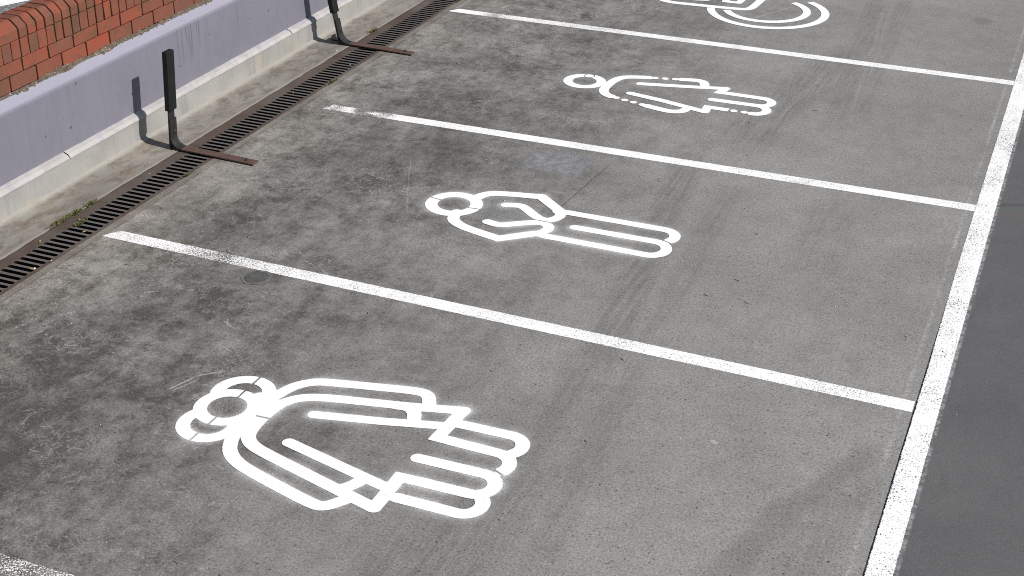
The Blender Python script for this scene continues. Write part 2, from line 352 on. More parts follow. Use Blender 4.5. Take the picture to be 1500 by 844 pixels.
M_line = mat_paint('worn_line_paint', .16, 'line'); M_wide = mat_paint('worn_wide_line_paint', .13, 'line'); M_symb = mat_paint('fresh_symbol_paint', .05, 'symbol'); M_spray = mat_paint('white_overspray', 0, 'spray')

# ------------------------------------------------------------------ ground
ground = sheet('ground', -300, 300, -300, 300, -.8, M_asph)
YA, YB = -30, 60
sheet('bay_pavement', -4.757, -.058, YA, YB, 0, M_conc)
# the slab has real edges at the groove and at the drain
g = MB(); g.quad([(-.058, YA, 0), (-.058, YB, 0), (-.058, YB, -.012), (-.058, YA, -.012)]); g.quad([(-.052, YA, -.008), (-.052, YB, -.008), (-.052, YB, -.002), (-.052, YA, -.002)]); g.quad([(-.058, YA, -.006), (-.052, YA, -.006), (-.052, YB, -.006), (-.058, YB, -.006)])
tag(g.build('expansion_gap', M_asph), kind='structure')
sheet('road', -.052, 120, -120, 200, -.002, M_asph)
sheet('rear_road', -200, -5.68, -120, 200, -.002, M_asph)
# apron between wall and drain: gently uneven strip
def nz(x, y, z, s=1.): return mnoise.noise(Vector((x * s, y * s, z * s)))
g = MB(); xs = [-5.37, -5.345, -5.325, -5.30, -5.2, -5.1, -5.055, -5.038]; ys = [YA + (i * 1.) for i in range(26)] + [-4 + i * .03 for i in range(420)] + [9 + i for i in range(50)]
ys = sorted(set(round(y, 3) for y in ys)); grid = []
for j, y in enumerate(ys):
    for i, x in enumerate(xs):
        z = (.016 if i == 0 else .009 if i == 1 else .003 if i == 2 else 0) + .002 * nz(x * 3, y * 3, 1)
        xx = x
        if i == len(xs) - 1: xx += .007 * nz(0, y, 3, 5) + .005 * nz(0, y, 7, 17); z += .002
        g.v.append((xx, y, z)); g.a.append(0)
for j in range(len(ys) - 1):
    for i in range(len(xs) - 1):
        a = j * len(xs) + i; g.f.append((a, a + 1, a + 1 + len(xs), a + len(xs)))
tag(g.build('pavement', M_apr, smooth=True), kind='structure')

# ------------------------------------------------------------------ drain
YD0, YD1, PIT = -2.6 - .0527 * 38, 9.5, .0527
drain = empty('drainage_channel', (-4.885, 1, 0), 'long rusty slotted drainage channel set in the ground along the lavender wall', 'drain')
def slot_panel(n, y0):
    g = MB(); X0, X1 = -5.030, -4.757; sx0, sx1, hw = -4.957, -4.785, .0158; dep = .022; z = -.001
    for k in range(n):
        a, b = y0 + k * PIT, y0 + (k + 1) * PIT; cy = (a + b) / 2; hole = []; out = []
        for i in range(8): t = math.radians(-90 + 180 * i / 7); hole.append((sx1 - hw + hw * math.cos(t), cy + hw * math.sin(t)))
        for i in range(8): t = math.radians(90 + 180 * i / 7); hole.append((sx0 + hw + hw * math.cos(t), cy + hw * math.sin(t)))
        for i in range(8): out.append((X1, a + (b - a) * i / 7))
        for i in range(8): out.append((X0, b + (a - b) * i / 7))
        nb = len(g.v); N = 16
        g.v += [(x, y, z) for x, y in hole] + [(x, y, z) for x, y in out] + [(x, y, z - dep) for x, y in hole]; g.a += [0] * 3 * N
        for i in range(N):
            i2 = (i + 1) % N
            if i == 7: g.f.append((nb + N + 7, nb + N + 8, nb + 8, nb + 7))
            elif i == 15: g.f.append((nb + N + 15, nb + N, nb, nb + 15))
            else: g.f.append((nb + N + i, nb + N + i2, nb + i2, nb + i))
            g.f.append((nb + i, nb + i2, nb + 2 * N + i2, nb + 2 * N + i))
    y1 = y0 + n * PIT
    g.quad([(X0, y0, z - dep), (X0, y0, z), (X1, y0, z), (X1, y0, z - dep)]); g.quad([(X1, y1, z - dep), (X1, y1, z), (X0, y1, z), (X0, y1, z - dep)])
    return g
seam = -.4935 - PIT / 2                                 # a joint between two gratings
NP = 19; k0 = -5
for k in range(k0, 10):
    y0 = seam + k * (NP * PIT + .0)
    gp = slot_panel(NP, 0); gp.v = [(x, y * .9975 + y0 + .0012, zz) for x, y, zz in gp.v]
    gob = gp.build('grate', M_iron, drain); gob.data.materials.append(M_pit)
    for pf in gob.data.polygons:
        if abs(pf.normal.z) < .5: pf.material_index = 1  # slot walls take the near-black colour, painting the shade inside the slots
g = MB()
for x0, x1, z0, z1 in ((-5.052, -5.0305, -.34, -.0035), (-4.7565, -4.742, -.34, -.0045)): g.box(x0, x1, YA, YB, z0, z1)
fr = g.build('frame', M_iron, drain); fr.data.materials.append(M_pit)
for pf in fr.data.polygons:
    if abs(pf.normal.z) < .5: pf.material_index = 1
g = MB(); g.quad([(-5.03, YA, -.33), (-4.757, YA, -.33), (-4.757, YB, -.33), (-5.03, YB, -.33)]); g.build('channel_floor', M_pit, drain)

# ------------------------------------------------------------------ lavender retaining wall
rw = empty('retaining_wall', (-5.45, 1, 0), 'low lavender painted wall with pale stained plinth behind the drain', 'wall')
WY0, WY1 = -7., 12.
def sweep(prof, y0, y1, step, jit, seedz, closed=False):
    g = MB(); n = int((y1 - y0) / step); k = len(prof)
    for j in range(n + 1):
        y = y0 + (y1 - y0) * j / n
        for i, (x, z, jj) in enumerate(prof):
            g.v.append((x + jj * jit * (nz(i, y, seedz, 6) + .6 * nz(i, y, seedz + 4, 23)), y, z + jj * jit * (nz(i + 5, y, seedz, 5) + .6 * nz(i, y, seedz + 9, 25)))); g.a.append(0)
    for j in range(n):
        for i in range(k - 1):
            a = j * k + i; g.f.append((a, a + k, a + k + 1, a + 1))
    return g
sweep([(-5.366, -.02, 0), (-5.364, .148, .3), (-5.40, .149, 0)], WY0, WY1, .05, .003, 1).build('plinth', M_pli, rw)
cr = [-7, -4.8, -2.07, .665, 3.408, 6.15, 8.9, 12]
for a, b in zip(cr[:-1], cr[1:]):
    sweep([(-5.39, .1485, 0), (-5.358, .152, .5), (-5.357, .160, 1), (-5.372, .180, .8), (-5.4055, .194, 1.2)], a + .004, b - .004, .03, .002, a).build('cement_strip', M_str, rw)
sweep([(-5.403, .13, 0), (-5.404, .3, .3), (-5.404, .45, .3), (-5.404, .5935, .6), (-5.407, .598, 1), (-5.455, .626, .8), (-5.485, .644, .8), (-5.53, .652, .5)], WY0, WY1, .03, .0012, 5).build('painted_face', M_pur, rw, smooth=False)
g = MB(); g.box(-5.68, -5.41, WY0 + .01, WY1 - .01, -.1, .58); g.build('core', M_pli, rw)

# ------------------------------------------------------------------ brick wall
bw = empty('brick_wall', (-5.6, 1, .65), 'red brick parapet with bullnosed coping standing on the lavender wall', 'wall')
g = MB(); XF = -5.50; XB = -5.735; SP = .243; j0 = .013
g.a = []
def tint(): return min(1, max(0, random.gauss(.52, .22)))
y = 1.378 - SP * 33
while y < WY1 - .5:                                     # bottom stretcher course
    g.box(-5.62, XF, y + j0 / 2, y + SP - j0 / 2, .662, .7505, tint(), .0018)
    yy = y - .114
    g.box(-5.62, XF, yy + j0 / 2, yy + SP - j0 / 2, .7565, .833, tint(), .0018)
    g.box(XB, -5.623, y + j0 / 2, y + SP - j0 / 2, .662, .833, tint(), .0018)
    y += SP
y = .7 - .081 * 90
while y < WY1 - .5:                                     # bricks on edge
    jj = random.choice((.005, .010, .015))
    g.box(XB, XF, y + jj / 2, y + .081 - jj / 2, .8385, .9475, tint(), .0018)
    y += .081
g.build('brick_courses', M_brick, bw, 'tint', .0025)
g = MB()
prof = [(-5.735, .953), (-5.50, .953), (-5.50, 1.010), (-5.508, 1.022), (-5.545, 1.058), (-5.560, 1.064), (-5.675, 1.064), (-5.69, 1.058), (-5.727, 1.022), (-5.735, 1.010)]
ends = []; y = .540
while y < WY1 - .5:
    jj = random.uniform(.009, .016) if y > .55 else .012
    g.prism_y(prof, y + jj / 2, y + .081 - jj / 2, tint(), .0016); y += .081
y = .540
while y > -5:
    g.prism_y(prof, y - SP + .006, y - .006, .62, .0016); y -= SP
g.build('coping', M_brick, bw, 'tint', .003)
g = MB(); g.box(-5.70, -5.522, -5, WY1 - .6, .60, 1.0); g.build('mortar', M_core, bw)
# rough sandy mortar smeared along the foot of the bricks
g = MB(); ny = 900; pr = 6
for j in range(ny + 1):
    y = -3 + j * 11 / ny; h = .014 + .016 * nz(2, y, 4, 2.2) + .012 * nz(2, y, 9, 24); wd = .012 + .008 * nz(7, y, 2, 5) + .010 * nz(7, y, 6, 40)
    h = max(.004, h); wd = max(.003, wd)
    for i in range(pr + 1):
        t = i / pr
        g.v.append((XF + .002 + wd * (1 - t) ** 1.5 * 1.4 + .005 * nz(i * 3, y, 5, 55), y, .6475 - .014 * (1 - t) + .004 + h * t ** .7 * 1.25 + .005 * nz(i, y, 1, 60)))
        g.a.append(0)
for j in range(ny):
    for i in range(pr):
        a = j * (pr + 1) + i; g.f.append((a, a + pr + 1, a + pr + 2, a + 1))
g.build('mortar_smear', M_fil, bw)

# ------------------------------------------------------------------ wheel stop posts
def bar(path, wy, th, name, mat, parent, y0=0.):
    """flat bar following a path in the xz plane, wide in y"""
    g = MB(); n = len(path)
    for i, (x, z, yo) in enumerate(path):
        a = path[max(0, i - 1)]; b = path[min(n - 1, i + 1)]; dx, dz = b[0] - a[0], b[1] - a[1]; L = math.hypot(dx, dz); nx, nzv = -dz / L, dx / L
        for s_ in (1, -1):
            for q in (-1, 1): g.v.append((x + nx * th / 2 * s_, y0 + yo + q * wy / 2, z + nzv * th / 2 * s_)); g.a.append(0)
    for i in range(n - 1):
        a = i * 4; b = a + 4
        g.f += [(a, b, b + 1, a + 1), (a + 2, a + 3, b + 3, b + 2), (a, a + 2, b + 2, b), (a + 1, b + 1, b + 3, a + 3)]
    g.f += [(0, 1, 3, 2), (4 * n - 4, 4 * n - 2, 4 * n - 1, 4 * n - 3)]
    ob = g.build(name, mat, parent, bevel=.0012)
    bm = bmesh.new(); bm.from_mesh(ob.data); bmesh.ops.recalc_face_normals(bm, faces=bm.faces); bm.to_mesh(ob.data); bm.free()
    return ob
def hexbolt(x, y, z, axis, r, h, parent, name='bolt'):
    bm = bmesh.new()
    bmesh.ops.create_cone(bm, cap_ends=True, segments=20, radius1=r * 1.45, radius2=r * 1.45, depth=.002, matrix=Matrix.Translation((0, 0, .001)))
    bmesh.ops.create_cone(bm, cap_ends=True, segments=6, radius1=r, radius2=r * .95, depth=h, matrix=Matrix.Translation((0, 0, .002 + h / 2)))
    bmesh.ops.create_cone(bm, cap_ends=True, segments=12, radius1=r * .5, radius2=r * .45, depth=h * .8, matrix=Matrix.Translation((0, 0, .002 + h * 1.3)))
    Rm = Matrix.Rotation(math.radians(90), 4, 'Y') if axis == 'x' else Matrix.Identity(4)
    bmesh.ops.transform(bm, matrix=Matrix.Translation((x, y, z)) @ Rm, verts=bm.verts)
    me = bpy.data.meshes.new(name); bm.to_mesh(me); bm.free(); me.materials.append(M_bolt)
    ob = bpy.data.objects.new(name, me); C.objects.link(ob); ob.parent = parent; return ob
def make_stop(loc, label, lean_x, lean_y, foot=False):
    """parts are modelled round the stop's own base point"""
    t = empty('wheel_stop', loc, label, 'wheel stop', 'metal wheel stops with upright rubber post over the drain')
    W = .072
    r = .075; arc = []
    # front strap: up from z=.2, round the bend, out over the drain
    pts = [(.004 - lean_x * -.2 * 0, .205, 0), (.004, .14, 0), (.004, r + .012, 0)]
    for i in range(1, 10):
        a = math.radians(90 * i / 9); pts.append((.004 + r - r * math.cos(a), .0125 + r - r * math.sin(a), 0))
    up = [(x + lean_x * z, z, lean_y * z) for x, z, _ in pts]
    cut = 12
    bar(up, W, .010, 'bracket', M_steel, t)
    bar([(up[-1][0] + .0005, .0125, 0), (.30, .0115, -.008), (.645, .0085, -.022)], W - .001, .0098, 'floor_plate', M_rust, t)
    # rear upright that carries the rubber
    bar([(-.007 + lean_x * z, z, lean_y * z) for z in (.002, .1, .2, .3, .60)], W * .88, .0105, 'upright', M_steel, t)
    g = MB(); z0, z1 = .262, .655; hw, hx = .041, .020
    for z in (z0, z1):
        for x, y in ((-hx, -hw), (hx, -hw), (hx, hw), (-hx, hw)): g.v.append((x - .006 + lean_x * z, y + lean_y * z, z)); g.a.append(0)
    g.f = [(0, 3, 2, 1), (4, 5, 6, 7), (0, 1, 5, 4), (1, 2, 6, 5), (2, 3, 7, 6), (3, 0, 4, 7)]
    g.build('rubber_pad', M_rub, t, bevel=.005)
    hexbolt(.0095 + lean_x * .115, .006 + lean_y * .115, .115, 'x', .010, .008, t)
    hexbolt(.575, -.018, .0145, 'z', .010, .008, t)
    if foot:
        g = MB(); g.box(-.115, -.012, .035, .095, .001, .012); g.build('foot_plate', M_steel, t, bevel=.002)
        g = MB(); g.box(-.115, -.105, .035, .095, .012, .04); g.build('foot_lip', M_steel, t, bevel=.002)
    return t
def rebase(t):
    for ch in t.children: ch.matrix_parent_inverse = Matrix.Identity(4); ch.location = (0, 0, 0)
s1 = make_stop((-5.095, 1.381, .002), 'upright rubber topped wheel stop on the nearer rusty plate across the drain', 0., .085); rebase(s1)
s2 = make_stop((-5.125, 3.778, .002), 'leaning black wheel stop at the far rusty plate, top cut by the frame', -.11, -.12, True); rebase(s2)

# ------------------------------------------------------------------ painted lines
def line_mesh(name, label, x0, x1, yc, mslope, hw, wearf, z=.0015, mat=None, skew0=0., step=.03):
    g = MB(); n = int((x1 - x0) / step); D = []; Wr = []
    offs = [-hw - .004, -hw + .012, 0, hw - .012, hw + .004]
    for i in range(n + 1):
        x = x0 + (x1 - x0) * i / n; y = yc + mslope * (x + 2)
        for of in offs:
            sk_ = skew0 * of * max(0, 1 - (x - x0) / .3)
            g.v.append((x + sk_, y + of, z)); D.append(max(abs(of) - hw, x0 + .006 - x if i < 2 else -1)); Wr.append(wearf(x, of))
    for i in range(n):
        for j in range(4):
            a = i * 5 + j; g.f.append((a, a + 5, a + 6, a + 1))
    ob = g.build(name, mat or M_line); set_attr(ob, 'd', D); set_attr(ob, 'wear', Wr)
    return tag(ob, label, 'painted line', 'thin white lines between the parking bays')
def bmp(x, c, s, a): return a * math.exp(-((x - c) / s) ** 2)
line_mesh('bay_line', 'thin white bay line between the wheelchair symbol and the woman symbol', -4.695, -.061, 4.974, .00086, .052, lambda x, o: bmp(x, -4.3, .15, .09) + bmp(x, -3.4, .3, .07) + .02 + .06 * max(0, nz(x, o, 8, 1.4)), skew0=.6)
line_mesh('bay_line', 'thin white bay line between the woman symbol and the man symbol, flaking by the drain', -4.67, -.061, 2.497, .00759, .052,
          lambda x, o: .32 * max(0, min(1, (-4.52 - x) / .04)) + (.55 + .9 * nz(x, o * 2, 1, 9)) * (bmp(x, -4.26, .13, .26 + 2 * max(0, o)) + bmp(x, -4.46, .09, .16 + 2 * max(0, o)) + bmp(x, -4.08, .10, .10 + 2 * max(0, o))) + .02, skew0=.6)
line_mesh('bay_line', 'thin white bay line between the man symbol and the family symbol, touching the round lid', -4.69, -.061, .083, -.0176, .052, lambda x, o: bmp(x, -3.72, .22, .085) + bmp(x, -4.0, .2, .05) + bmp(x, -4.3, .4, .02) + .03 + .05 * max(0, nz(x, o, 3, 1.4)), skew0=.6)
line_mesh('bay_line', 'heavily worn white bay line in the bottom left corner of the photo', -4.69, -.061, -2.556, .0099, .052, lambda x, o: .15 + .03 * math.sin(x * 9), skew0=.6)
g = MB(); D = []; Wr = []; n = 900; xo = (-.064, -.047, -.03, .003, .036, .053, .061)
for i in range(n + 1):
    y = -8 + i * .025
    for x in xo:
        ex = max(-.050 + .010 * min(1, max(0, (y - .4) / 1.2)) * -1 - x, x - .057)
        g.v.append((x, y, .0022)); D.append(ex); Wr.append(.05 + .09 * max(0, nz(0, y, 2, 1.7)) + .05 * nz(x * 3, y, 4, 4))
for i in range(n):
    for j in range(6):
        a = i * 7 + j; g.f.append((a, a + 1, a + 8, a + 7))
ob = g.build('edge_line', M_wide); set_attr(ob, 'd', D); set_attr(ob, 'wear', Wr)
tag(ob, 'wide white line along the open ends of the bays beside the dark asphalt', 'painted line')
# a white line far behind the brick wall
ob = new_obj('rear_lot_line', [(-9.3, 2.34, .002), (-8.8, 2.34, .002), (-6.9, 6.58, .002), (-7.4, 6.58, .002)], [(0, 1, 2, 3)], M_line); set_attr(ob, 'd', [-1] * 4); set_attr(ob, 'wear', [0] * 4)
tag(ob, 'pale painted marking on the grey ground behind the brick wall', 'painted line')

# ------------------------------------------------------------------ stencilled symbols from signed distances
def chaikin(p, it=2, closed=False):
    p = [np.array(q, float) for q in p]
    for _ in range(it):
        q = [p[0]]
        for a, b in zip(p[:-1], p[1:]): q += [a * .75 + b * .25, a * .25 + b * .75]
        q.append(p[-1]); p = q
    return p
class SDF:
    def __init__(s, x0, x1, y0, y1, h=.0055):
        s.xs = np.arange(x0, x1, h); s.ys = np.arange(y0, y1, h); s.X, s.Y = np.meshgrid(s.xs, s.ys, indexing='ij'); s.D = np.full(s.X.shape, 9.)
    def sd_seg(s, a, b):
        d = b - a; L2 = max(1e-12, d @ d); t = np.clip(((s.X - a[0]) * d[0] + (s.Y - a[1]) * d[1]) / L2, 0, 1)
        return np.hypot(s.X - a[0] - t * d[0], s.Y - a[1] - t * d[1])
    def poly(s, pts, wd=.07, smooth=2, butt0=False, butt1=False, cut=False, mitre=()):
        raw = [np.array(q, float) for q in pts]
        P = chaikin(pts, smooth) if smooth else raw
        D = np.full(s.X.shape, 9.)
        for i, (a, b) in enumerate(zip(P[:-1], P[1:])):
            d = s.sd_seg(a, b) - wd / 2; u = (b - a) / np.hypot(*(b - a))
            if butt0 and i == 0: d = np.maximum(d, -((s.X - a[0]) * u[0] + (s.Y - a[1]) * u[1]))
            if butt1 and i == len(P) - 2: d = np.maximum(d, (s.X - b[0]) * u[0] + (s.Y - b[1]) * u[1])
            D = np.minimum(D, d)
        for k in mitre:                                   # sharp outer corner
            a, b, c = raw[k - 1], raw[k], raw[k + 1]; u = (b - a) / np.hypot(*(b - a)); v = (c - b) / np.hypot(*(c - b))
            sg = np.sign(u[0] * v[1] - u[1] * v[0]); n1 = np.array([u[1], -u[0]]) * sg; n2 = np.array([v[1], -v[0]]) * sg
            e = lambda n_: (s.X - b[0]) * n_[0] + (s.Y - b[1]) * n_[1]
            q = np.maximum(np.maximum(e(n1), e(n2)) - wd / 2, np.maximum(-e(u) - .0, e(v) - .0) if False else -e(n1 + n2) - 0)
            near = np.hypot(s.X - b[0], s.Y - b[1]) - wd * .95
            D = np.minimum(D, np.maximum(q, near))
        if cut: s.D = np.maximum(s.D, -D)
        else: s.D = np.minimum(s.D, D)
    def ring(s, cx, cy, r, wd, a0=None, a1=None):
        if a0 is None: d = np.abs(np.hypot(s.X - cx, s.Y - cy) - r) - wd / 2; s.D = np.minimum(s.D, d)
        else: s.poly([(cx + r * math.cos(math.radians(a0 + (a1 - a0) * i / 48)), cy + r * math.sin(math.radians(a0 + (a1 - a0) * i / 48))) for i in range(49)], wd, 0, True, True)
    def hole(s, cx, cy, r): s.D = np.maximum(s.D, r - np.hypot(s.X - cx, s.Y - cy))
    def dot(s, cx, cy, r): s.D = np.minimum(s.D, np.hypot(s.X - cx, s.Y - cy) - r)
    def slab(s, lo, hi, z):
        """triangles of the region lo < D < hi, clipped to the two level lines"""
        V = []; F = []; key = {}
        nx, ny = s.X.shape; D = s.D
        def vid(x, y, d):
            k = (round(x, 5), round(y, 5)); i = key.get(k)
            if i is None: i = key[k] = len(V); V.append((x, y, d))
            return i
        mn = np.minimum.reduce([D[:-1, :-1], D[1:, :-1], D[1:, 1:], D[:-1, 1:]]); mx = np.maximum.reduce([D[:-1, :-1], D[1:, :-1], D[1:, 1:], D[:-1, 1:]])
        for i, j in zip(*np.nonzero((mn < hi) & (mx > lo))):
            q = [(s.xs[i + a], s.ys[j + b], D[i + a, j + b]) for a, b in ((0, 0), (1, 0), (1, 1), (0, 1))]
            if mn[i, j] >= lo and mx[i, j] <= hi: F.append(tuple(vid(*v) for v in q)); continue
            for tri in ((q[0], q[1], q[2]), (q[0], q[2], q[3])):
                P = list(tri)
                for lev, sg in ((hi, 1), (lo, -1)):
                    o_ = []
                    for a, b in zip(P, P[1:] + P[:1]):
                        fa, fb = sg * (a[2] - lev), sg * (b[2] - lev)
                        if fa <= 0: o_.append(a)
                        if (fa < 0 < fb) or (fb < 0 < fa):
                            t = fa / (fa - fb); o_.append(tuple(a[c] + t * (b[c] - a[c]) for c in range(3)))
                    P = o_
                    if len(P) < 3: break
                if len(P) >= 3:
                    ids = []
                    for v in P:
                        k = vid(*v)
                        if k not in ids: ids.append(k)
                    if len(ids) >= 3: F.append(tuple(ids))
        return [(x, y, z) for x, y, d in V], F, [d for x, y, d in V]
def symbol(sd, name, label, loc, spray=1.):
    root = empty(name, loc, label, 'ground symbol', None)
    v, f, d = sd.slab(-1, .0015, .0032); ob = new_obj('painted_strokes', v, f, M_symb, root); set_attr(ob, 'd', d); set_attr(ob, 'wear', [0.] * len(d))
    v, f, d = sd.slab(-.002, .055, .0018); ob = new_obj('overspray', v, f, M_spray, root); set_attr(ob, 'd', [max(0, q) for q in d]); set_attr(ob, 'wear', [spray] * len(d))
    return root
def arc(cx, cy, r, a0, a1, n=14): return [(cx + r * math.cos(math.radians(a0 + (a1 - a0) * i / n)), cy + r * math.sin(math.radians(a0 + (a1 - a0) * i / n))) for i in range(n + 1)]
W7 = .066
# family of three figures
s = SDF(-3.3, -1.45, -1.95, -.6)
for cy, r in ((-1.0895, .1245), (-1.3775, .1205)):
    s.ring(-3.034, cy, r, .067)
s.hole(-3.036, -1.2245, .157)
s.ring(-3.036, -1.2245, .1260, .066)
s.poly([(-2.0, -.818 - .0), (-2.247, -.884), (-2.574, -.953), (-2.70, -.985), (-2.775, -1.03), (-2.822, -1.10), (-2.837, -1.219), (-2.834, -1.333), (-2.812, -1.41), (-2.76, -1.455), (-2.67, -1.487), (-2.253, -1.602), (-2.042, -1.66)], W7, 2)
s.poly([(-2.31, -.90), (-2.25, -.891), (-2.205, -.924), (-2.180, -.985)], W7, 2, butt1=True)
s.poly([(-2.253, -1.602), (-2.212, -1.574), (-2.185, -1.512)], W7, 2, butt1=True)
s.poly([(-2.2, -.872), (-2.004, -.820), (-2.020, -1.070), (-1.9, -1.074)], W7, 0, mitre=(2,))
s.poly([(-1.95, -1.073), (-1.718, -1.078)] + arc(-1.718, -1.162, .084, 85, -38), W7, 0, butt1=True)
s.poly([(-2.629, -1.122), (-2.308, -1.048), (-2.03, -.971)], .062, 0)
s.poly([(-2.2, -1.617), (-2.040, -1.66), (-2.040, -1.417), (-1.9, -1.412)], W7, 0, mitre=(2,))
s.poly([(-1.95, -1.414), (-1.712, -1.410)] + arc(-1.712, -1.330, .080, -90, 90) + [(-2.031, -1.254)], W7, 0)
s.poly([(-2.62, -1.37), (-2.06, -1.508)], .062, 0)
s.poly([(-1.972, -.929), (-1.714, -.924)] + arc(-1.714, -1.004, .080, 85, -45), W7, 0)
s.poly([(-1.985, -1.557), (-1.706, -1.557)] + arc(-1.706, -1.477, .080, -88, 40), W7, 0)
s.poly([(-2.90, -1.28), (-2.89, -1.12), (-2.865, -1.0), (-2.835, -.925), (-2.77, -.862), (-2.69, -.838), (-2.509, -.797), (-2.284, -.746), (-2.215, -.752), (-2.172, -.835)], W7, 2, butt1=True)
s.poly([(-2.90, -1.2), (-2.895, -1.35), (-2.872, -1.45), (-2.83, -1.535), (-2.76, -1.592), (-2.663, -1.632), (-2.297, -1.738), (-2.235, -1.735), (-2.176, -1.65)], W7, 2, butt1=True)
s.poly([(-2.95, -1.08), (-2.86, -1.1)], .06, 0); s.poly([(-2.94, -1.32), (-2.87, -1.35)], .05, 0)
for a, b in (((-1.700, -1.196), (-1.600, -1.246)), ((-2.868, -1.236), (-2.79, -1.234)), ((-3.034, -.93), (-3.034, -1.0)), ((-3.036, -1.06), (-3.036, -1.13)), ((-3.036, -1.32), (-3.036, -1.385)), ((-3.04, -1.46), (-3.04, -1.53))):
    s.poly([a, b], .011, 0, cut=True)
symbol(s, 'family_symbol', 'white stencilled family symbol, three heads in a row, in the nearest bay', (-2.3, -1.2, 0))
# single man
s = SDF(-3.3, -1.45, .8, 1.75)
s.ring(-3.014, 1.2995, .139, .076)
s.poly([(-2.93, 1.41), (-2.905, 1.50), (-2.85, 1.545), (-2.777, 1.567), (-2.564, 1.612)], W7 + .008, 2)
s.poly([(-2.65, 1.592), (-2.560, 1.610), (-2.375, 1.452)], W7 + .008, 0, mitre=(1,))
s.poly([(-2.42, 1.49), (-2.362, 1.43), (-2.353, 1.37), (-2.39, 1.305), (-2.44, 1.30), (-2.50, 1.337), (-2.60, 1.425), (-2.64, 1.438), (-2.715, 1.412)], W7, 2)
s.poly([(-2.95, 1.20), (-2.935, 1.10), (-2.88, 1.05), (-2.80, 1.012), (-2.576, .958)], W7 + .006, 2)
s.poly([(-2.68, .982), (-2.574, .957), (-2.41, 1.10)], W7 + .008, 0, mitre=(1,))
s.poly([(-2.46, 1.057), (-2.38, 1.122), (-2.352, 1.175), (-2.365, 1.235), (-2.42, 1.262), (-2.481, 1.240), (-2.60, 1.155), (-2.645, 1.128), (-2.724, 1.146)], W7, 2)
s.poly([(-2.39, 1.447), (-2.319, 1.457), (-1.722, 1.458)] + arc(-1.722, 1.369, .089, 88, -42), .066, 0, butt1=True)
s.poly([(-2.218, 1.276), (-1.724, 1.281)] + arc(-1.724, 1.187, .094, 90, -90) + [(-2.336, 1.097), (-2.39, 1.108)], .066, 0)
for a, b, q in (((-2.52, 1.285), (-2.36, 1.281), .008), ((-1.70, 1.322), (-1.60, 1.277), .008), ((-3.19, 1.335), (-3.1, 1.32), .009), ((-2.94, 1.282), (-2.83, 1.29), .008)):
    s.poly([a, b], q, 0, cut=True)
symbol(s, 'man_symbol', 'white stencilled symbol of one man with folded arms in the second bay', (-2.3, 1.3, 0))
# single woman
s = SDF(-3.3, -1.45, 3.2, 4.2)
s.ring(-3.038, 3.717, .125, .070)
s.hole(-3.044, 3.842, .043); s.dot(-3.044, 3.840, .034)
s.poly([(-2.745, 3.482), (-2.80, 3.51), (-2.845, 3.58), (-2.853, 3.70), (-2.835, 3.85), (-2.79, 3.925), (-2.70, 3.962), (-2.617, 3.984)], .072, 2, butt0=True, butt1=True)
for x, y in ((-2.573, 3.994), (-2.499, 4.011), (-2.425, 4.029), (-2.704, 3.472), (-2.632, 3.451), (-2.560, 3.432), (-2.487, 3.411), (-1.849, 3.551), (-1.773, 3.553)): s.dot(x, y, .0262)
s.poly([(-2.380, 4.042), (-2.30, 4.065), (-2.245, 4.068), (-2.205, 4.045), (-2.186, 3.99)], .072, 2, butt0=True, butt1=True)
s.poly([(-2.455, 3.402), (-2.31, 3.364), (-2.245, 3.362), (-2.19, 3.39), (-2.172, 3.435)], .072, 2, butt0=True, butt1=True)
s.poly([(-2.636, 3.827), (-2.24, 3.922), (-2.020, 3.982), (-2.042, 3.885), (-1.9, 3.886)], .064, 0, mitre=(3,))
s.poly([(-1.95, 3.886), (-1.718, 3.884)] + arc(-1.718, 3.802, .082, 90, -60) + [(-1.72, 3.722), (-2.052, 3.713)], .066, 0)
s.poly([(-1.80, 3.720), (-1.718, 3.720)] + arc(-1.718, 3.633, .086, 80, -88) + [(-1.735, 3.546)], .066, 0, butt1=True)
s.poly([(-1.888, 3.552), (-2.042, 3.552), (-2.035, 3.452), (-2.379, 3.548), (-2.64, 3.602)], .064, 0, butt0=True, mitre=(1,))
symbol(s, 'woman_symbol', 'white stencilled woman symbol with dotted outline in the third bay', (-2.3, 3.7, 0), .35)
# wheelchair
s = SDF(-3.35, -1.5, 5.35, 6.85, .007)
s.ring(-2.2, 6.04, .488, .068, 193, 415); s.ring(-2.218, 6.064, .345, .066, 205, 420)
s.poly([(-3.15, 6.3), (-3.17, 6.08), (-3.138, 5.985), (-3.05, 5.95), (-2.95, 5.95), (-2.45, 5.985), (-2.37, 6.01), (-2.34, 6.10), (-2.325, 6.5)], .07, 2)
s.poly([(-3.0, 6.10), (-2.90, 6.105), (-2.735, 6.155), (-2.72, 6.4)], .06, 1); s.poly([(-2.60, 6.42), (-2.61, 6.165), (-2.49, 6.17), (-2.475, 6.45)], .06, 0)
s.ring(-3.04, 6.55, .125, .07)
symbol(s, 'wheelchair_symbol', 'white stencilled wheelchair symbol cut by the top of the photo', (-2.3, 6.1, 0), .15)

# faded patch of old paint
me = MB(); D = []
n = 14
for i in range(n + 1):
    for j in range(n + 1):
        u, v = i / n, j / n; x = -2.90 + .46 * u; y = 1.975 + (.36 + .06 * u) * v
        me.v.append((x, y, .0012)); me.a.append(0); D.append(-min(u, 1 - u, v, 1 - v) * .4)
for i in range(n):
    for j in range(n):
        a = i * (n + 1) + j; me.f.append((a, a + n + 1, a + n + 2, a + 1))
ob = me.build('paint_patch', mat_patch()); set_attr(ob, 'd', D)
tag(ob, 'faded blue grey square patch of old paint between the man and woman symbols', 'paint patch')

